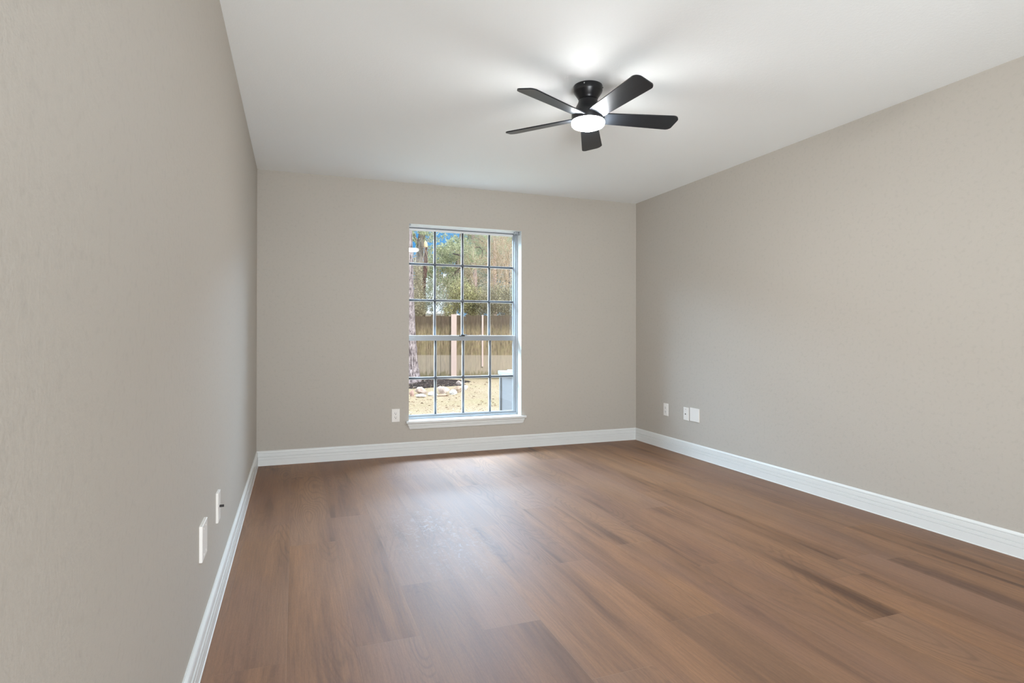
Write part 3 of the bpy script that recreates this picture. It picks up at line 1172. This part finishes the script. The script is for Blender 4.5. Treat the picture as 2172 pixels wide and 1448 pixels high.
# big leafy tree in the middle
t = tree('leafy_tree', 'large leafy green tree filling the middle of the upper panes', 965, 24.0)
vv, ff = tube_arrays([trunk_path([(962, 772, 12), (962, 690, 12), (966, 600, 9), (972, 540, 7), (980, 480, 5)], 24.5, rnd=6)], 8)
pyobj('trunk', vv, ff, B_grey, t, smooth=True)
for q in (trunk_path([(960, 538, 2.5), (972, 540, 4), (984, 545, 5.0)], 22.5, rnd=7), trunk_path([(954, 591, 1.2), (966, 578, 1.8), (980, 563, 2.4)], 22.3, rnd=8)):
    vv, ff = tube_arrays([q], 6)
    pyobj('branch', vv, ff, B_black, t)
foliage('leaves', t, [(962, 536, 34, 18, 24, 1.8, 1500), (972, 516, 20, 12, 24, 1.2, 620), (930, 545, 30, 22, 24, 1.6, 900), (915, 575, 24, 26, 24, 1.6, 700), (945, 563, 24, 14, 23.6, 1.2, 420),
                      (966, 606, 24, 26, 24, 1.6, 1100), (930, 610, 30, 26, 24, 1.6, 620), (1000, 545, 16, 26, 24.4, 1.2, 420)], 0.085, L_green, 21)

# pine with pinkish trunk and dark crooked branches
t = tree('pine_tree', 'pine with a pinkish trunk and dark crooked branches', 1005, 27.0)
vv, ff = tube_arrays([trunk_path([(1010, 772, 10), (1010, 690, 10), (1008, 600, 9), (1006, 545, 8.4), (1003.5, 500, 8), (1000, 440, 7)], 27.0, rnd=9)], 9)
pyobj('trunk', vv, ff, B_pinkb, t, smooth=True)
for q in (trunk_path([(1005, 503, 2.2), (1015, 506, 2.0), (1025, 514, 1.6), (1031, 523, 1.0)], 26.4, rnd=10),
          trunk_path([(1008, 525, 2.4), (1017, 524, 2.4), (1023, 530, 2.2), (1024, 540, 1.6), (1021, 548, 1.0)], 26.2, rnd=11),
          trunk_path([(1023, 529, 1.4), (1030, 528, 1.3), (1031, 537, 0.8)], 26.2, rnd=12),
          trunk_path([(993, 507, 1.6), (994.5, 497, 1.6), (999, 488, 1.2)], 26.4, rnd=13)):
    vv, ff = tube_arrays([q], 5)
    pyobj('branch', vv, ff, B_black, t)
foliage('needles', t, [(1000, 528, 18, 16, 27.4, 1.2, 900), (1022, 515, 18, 22, 27.8, 1.4, 1100), (990, 500, 14, 12, 27.4, 1.2, 500), (1010, 548, 26, 12, 27.6, 1.4, 600), (1010, 480, 40, 14, 27.4, 1.4, 800)], 0.13, L_pine, 31, 0.10)

t = tree('pine_tree', 'slim pinkish pine trunk among bare twigs in the upper right pane', 1050, 29.0)
vv, ff = tube_arrays([trunk_path([(1050, 772, 9), (1050, 690, 9), (1049, 560, 8.4), (1048.5, 500, 8), (1048, 420, 7)], 29.0, rnd=14)], 9)
pyobj('trunk', vv, ff, B_pinkb, t, smooth=True)
foliage('needles', t, [(1062, 512, 34, 26, 30.0, 1.6, 1500), (1050, 470, 50, 24, 29.5, 1.6, 900)], 0.13, L_pine, 33, 0.10)

# bare tan thicket on the right
t = tree('bare_tree', 'bare tan twiggy tree filling the right-hand panes', 1080, 22.0)
st = []
rr = random.Random(41)
for (px, py, dx, dz, L) in ((1110, 640, -0.55, 0.8, 1.9), (1085, 660, -0.25, 1.0, 2.0), (1060, 660, -0.2, 1.0, 1.9), (1035, 655, -0.05, 1.0, 1.7), (1015, 655, 0.1, 1.0, 1.5), (1110, 600, -1.0, 0.25, 1.6), (1110, 560, -0.9, 0.55, 1.5), (1105, 590, -1.0, -0.05, 1.5), (1075, 640, -0.1, 1.0, 2.2), (1050, 630, 0.2, 1.0, 2.0)):
    st.append((at(px, py, 21.5 + rr.uniform(-0.6, 0.8)), tuple(rt * dx + Vector((0, 0, 1)) * dz), L, 0.020))
vv, ff = tube_arrays([trunk_path([(1088, 805, 10), (1086, 720, 8), (1083, 640, 5), (1080, 560, 3)], 21.8, rnd=16)], 8)
pyobj('trunk', vv, ff, B_grey, t, smooth=True)
twigs('branches', t, st, B_tan, 42, gens=3)
foliage('dry_leaves', t, [(1080, 508, 18, 18, 22.4, 1.2, 420), (1080, 573, 22, 20, 22.8, 1.4, 520), (1050, 560, 34, 26, 23.2, 1.6, 700), (1060, 535, 40, 26, 23.6, 1.6, 600), (1065, 600, 36, 20, 22.8, 1.4, 520)], 0.050, L_rust, 43)

# shrubs right behind the fence
t = tree('yellow_green_shrub', 'yellow-green shrub rising behind the middle of the fence', 985, 18.4, 'shrub')
foliage('leaves', t, [(972, 628, 16, 36, 18.6, 0.7, 1500), (992, 636, 20, 36, 18.4, 0.7, 1800), (955, 658, 12, 14, 18.2, 0.5, 400), (1012, 644, 20, 34, 18.5, 0.7, 1500)], 0.055, L_yel, 51)
twigs('stems', t, [(at(985, 768, 18.4), (0, 0, 1), 2.1, 0.017), (at(1005, 768, 18.4), (0.2, 0, 1), 2.1, 0.017)], B_grey, 52, gens=1)
t = tree('olive_shrub', 'olive-brown shrub with yellow leaves behind the right end of the fence', 1060, 18.0, 'shrub')
foliage('leaves', t, [(1035, 642, 24, 34, 18.2, 0.7, 1700), (1062, 640, 26, 36, 18.2, 0.7, 1900), (1088, 640, 20, 34, 18.2, 0.7, 1300)], 0.05, L_olive, 53)
foliage('yellow_leaves', t, [(1068, 634, 24, 24, 17.9, 0.5, 70), (1020, 640, 26, 20, 17.9, 0.5, 50)], 0.055, L_yel, 54)
twigs('stems', t, [(at(1045, 768, 18.1), (0, 0, 1), 2.1, 0.017), (at(1075, 768, 18.1), (0.1, 0, 1), 2.1, 0.017)], B_tan, 55, gens=2)
t = tree('dark_shrub', 'dark twiggy shrub between the pine trunk and the broken trunk', 885, 18.6, 'shrub')
foliage('leaves', t, [(886, 600, 12, 40, 19.2, 0.7, 700), (890, 645, 14, 30, 19.0, 0.7, 900), (880, 658, 10, 20, 18.8, 0.5, 500)], 0.055, L_olive, 56)
twigs('stems', t, [(at(884, 768, 18.8), (0, 0, 1), 2.2, 0.017), (at(892, 768, 18.8), (0.1, 0, 1), 2.3, 0.017)], B_tan, 57, gens=3)
t = tree('grey_green_shrub', 'pale grey-green shrub in front of the neighbouring roof', 920, 19.5, 'shrub')
foliage('leaves', t, [(915, 625, 20, 34, 20.0, 0.8, 620), (938, 635, 20, 28, 20.0, 0.8, 560), (905, 650, 14, 16, 19.6, 0.6, 260)], 0.06, L_grey, 58)
twigs('stems', t, [(at(915, 768, 19.8), (0, 0, 1), 2.3, 0.017), (at(938, 768, 19.8), (0.1, 0, 1), 2.2, 0.017)], B_grey, 59, gens=2)
# more distant wood closing the view
t = tree('distant_tree', 'hazy grey-green tree far behind the middle of the fence', 985, 50.0)
vv, ff = tube_arrays([trunk_path([(1000, 772, 10), (1000, 695, 10), (1000, 600, 8), (998, 560, 5)], 50.5, rnd=17)], 8)
pyobj('trunk', vv, ff, B_grey, t, smooth=True)
foliage('leaves', t, [(985, 610, 55, 50, 50, 3.5, 3600), (1000, 570, 40, 40, 50, 3.5, 1500), (860, 600, 70, 70, 50, 3.5, 2500), (770, 600, 60, 70, 50, 3.5, 2200)], 0.20, L_olive, 62)
t = tree('distant_tree', 'hazy dense tree far behind the right-hand bare twigs', 1060, 36.0)
vv, ff = tube_arrays([trunk_path([(1075, 772, 10), (1075, 695, 10), (1075, 600, 8), (1078, 520, 5)], 36.5, rnd=15)], 8)
pyobj('trunk', vv, ff, B_grey, t, smooth=True)
foliage('leaves', t, [(1060, 540, 60, 50, 36, 3.0, 2600), (1075, 610, 60, 60, 36, 3.0, 2200)], 0.16, L_grey, 61)


# ---- neighbouring house behind the trees
def house():
    D = 33.0
    p = at(930, PPY, D)
    r = empty('neighbour_house', (p.x, p.y, GZ), -YAW)
    tag(r, 'pale neighbouring house with a blue-grey roof behind the trees', 'house')

    def X(px):
        return (px - 930) / FPX * D

    def Z(py):
        return CAM.z + (PPY - py) / FPX * D - GZ
    wm = simple('pale_house_wall', (0.70, 0.64, 0.58), 0.8)
    rm, g = newmat('blue_grey_shingle')
    co = g.n('ShaderNodeTexCoord').outputs['Object']
    nz = g.noise(g.scale(co, (3.0, 3.0, 14.0)), 1.0, 4, 0.6)
    finish(g, g.mix(nz, (0.42, 0.46, 0.50), (0.66, 0.70, 0.74)), 0.8)
    gm = simple('white_gutter', (0.85, 0.85, 0.84), 0.5)
    bm = bmesh.new()
    box(bm, X(880), X(966), 0.4, 7.0, 0.0, Z(660))
    obj('wall', bm, wm, r)
    bm = bmesh.new()
    a = [bm.verts.new(v) for v in ((X(872), 0, Z(659)), (X(952), 0, Z(659)), (X(930), 4.0, Z(560)), (X(872), 4.0, Z(560)))]
    b = [bm.verts.new((v.co.x, v.co.y, v.co.z - 0.12)) for v in a]
    for k in range(4):
        bm.faces.new((a[k], a[(k + 1) % 4], b[(k + 1) % 4], b[k]))
    bm.faces.new(a)
    bm.faces.new(b[::-1])
    obj('roof', bm, rm, r)
    bm = bmesh.new()
    box(bm, X(872), X(953), -0.14, -0.01, Z(660), Z(655.5))
    obj('gutter', bm, gm, r)
    # gable wing with a white rake board
    bm = bmesh.new()
    a = [bm.verts.new((x, -0.6, z)) for x, z in ((X(952), Z(650)), (X(952), Z(645)), (X(980), Z(666)), (X(980), Z(671)))]
    b = [bm.verts.new((v.co.x, -0.45, v.co.z)) for v in a]
    for k in range(4):
        bm.faces.new((a[k], a[(k + 1) % 4], b[(k + 1) % 4], b[k]))
    bm.faces.new(a)
    bm.faces.new(b[::-1])
    obj('rake_board', bm, gm, r)


house()


# ---- air conditioner just outside the window
def hvac():
    c = at(1059, 785, 6.66)
    top = c.z - GZ
    r = empty('air_conditioner', (c.x, c.y, GZ))
    tag(r, 'grey outdoor air conditioner with a white lid outside the window, lower right', 'air conditioner')
    S_, S2 = 0.74, 0.72
    cm, g = newmat('grey_coil_grille')
    co = g.n('ShaderNodeTexCoord').outputs['Object']
    sp = g.n('ShaderNodeSeparateXYZ', {0: co})
    wv = g.m('FRACT', g.m('MULTIPLY', sp.outputs[2], 130.0))
    wy = g.m('FRACT', g.m('MULTIPLY', g.m('ADD', sp.outputs[1], sp.outputs[0]), 48.0))
    ln_ = g.m('MAXIMUM', g.m('LESS_THAN', wv, 0.35), g.m('LESS_THAN', wy, 0.18))
    nz = g.noise(co, 60.0, 4, 0.7)
    c1 = g.mix(nz, (0.09, 0.086, 0.088), (0.17, 0.16, 0.163))
    finish(g, g.mix(ln_, c1, (0.19, 0.185, 0.185)), 0.6, bump=ln_, bump_strength=0.5, bump_dist=0.006)
    wm = simple('white_metal_lid', (0.26, 0.27, 0.28), 0.45, var=0.03)
    bm = bmesh.new()
    box(bm, 0.02, S_ - 0.02, -S2 + 0.02, -0.02, 0.06, top - 0.042)
    obj('coil_cabinet', bm, cm, r)
    pm = simple('grey_cabinet_post', (0.19, 0.185, 0.185), 0.5)
    for x in (0.0, S_ - 0.03):
        for y in (-S2, -0.03):
            bm = bmesh.new()
            box(bm, x, x + 0.03, y, y + 0.03, 0.05, top - 0.041)
            obj('corner_post', bm, pm, r)
    bm = bmesh.new()
    box(bm, -0.012, S_ + 0.012, -S2 - 0.012, 0.012, top - 0.042, top - 0.004)
    box(bm, 0.07, S_ - 0.07, -S2 + 0.07, -0.07, top - 0.004, top + 0.010)
    obj('lid', bm, wm, r, bevel=0.008)
    bm = bmesh.new()
    box(bm, -0.08, S_ + 0.08, -S2 - 0.08, 0.08, -0.03, 0.06)
    obj('pad', bm, simple('concrete_pad', (0.45, 0.44, 0.42), 0.9), r)


hvac()

# ---- eave over the window, outside
bm = bmesh.new()
box(bm, -1.5, W + 2.0, 0.42, 0.46, 2.100, 2.30)
box(bm, -1.5, W + 2.0, TH, 0.42, 2.125, 2.14)
struct(obj('trim_1', bm, simple('painted_eave', (0.70, 0.68, 0.68), 0.6)))
# roof of this house, so that the sky lights the yard and not the attic
bm = bmesh.new()
v = [bm.verts.new(p) for p in ((-2.0, 0.5, 2.30), (W + 2.4, 0.5, 2.30), (W + 2.4, -4.5, 4.2), (-2.0, -4.5, 4.2), (-2.0, -9.5, 2.30), (W + 2.4, -9.5, 2.30))]
bm.faces.new((v[0], v[1], v[2], v[3]))
bm.faces.new((v[3], v[2], v[5], v[4]))
ro = obj('roof', bm, simple('brown_shingle', (0.2, 0.16, 0.13), 0.9))
sm = ro.modifiers.new('thickness', 'SOLIDIFY')
sm.thickness = 0.06
sm.offset = 1.0
struct(ro)
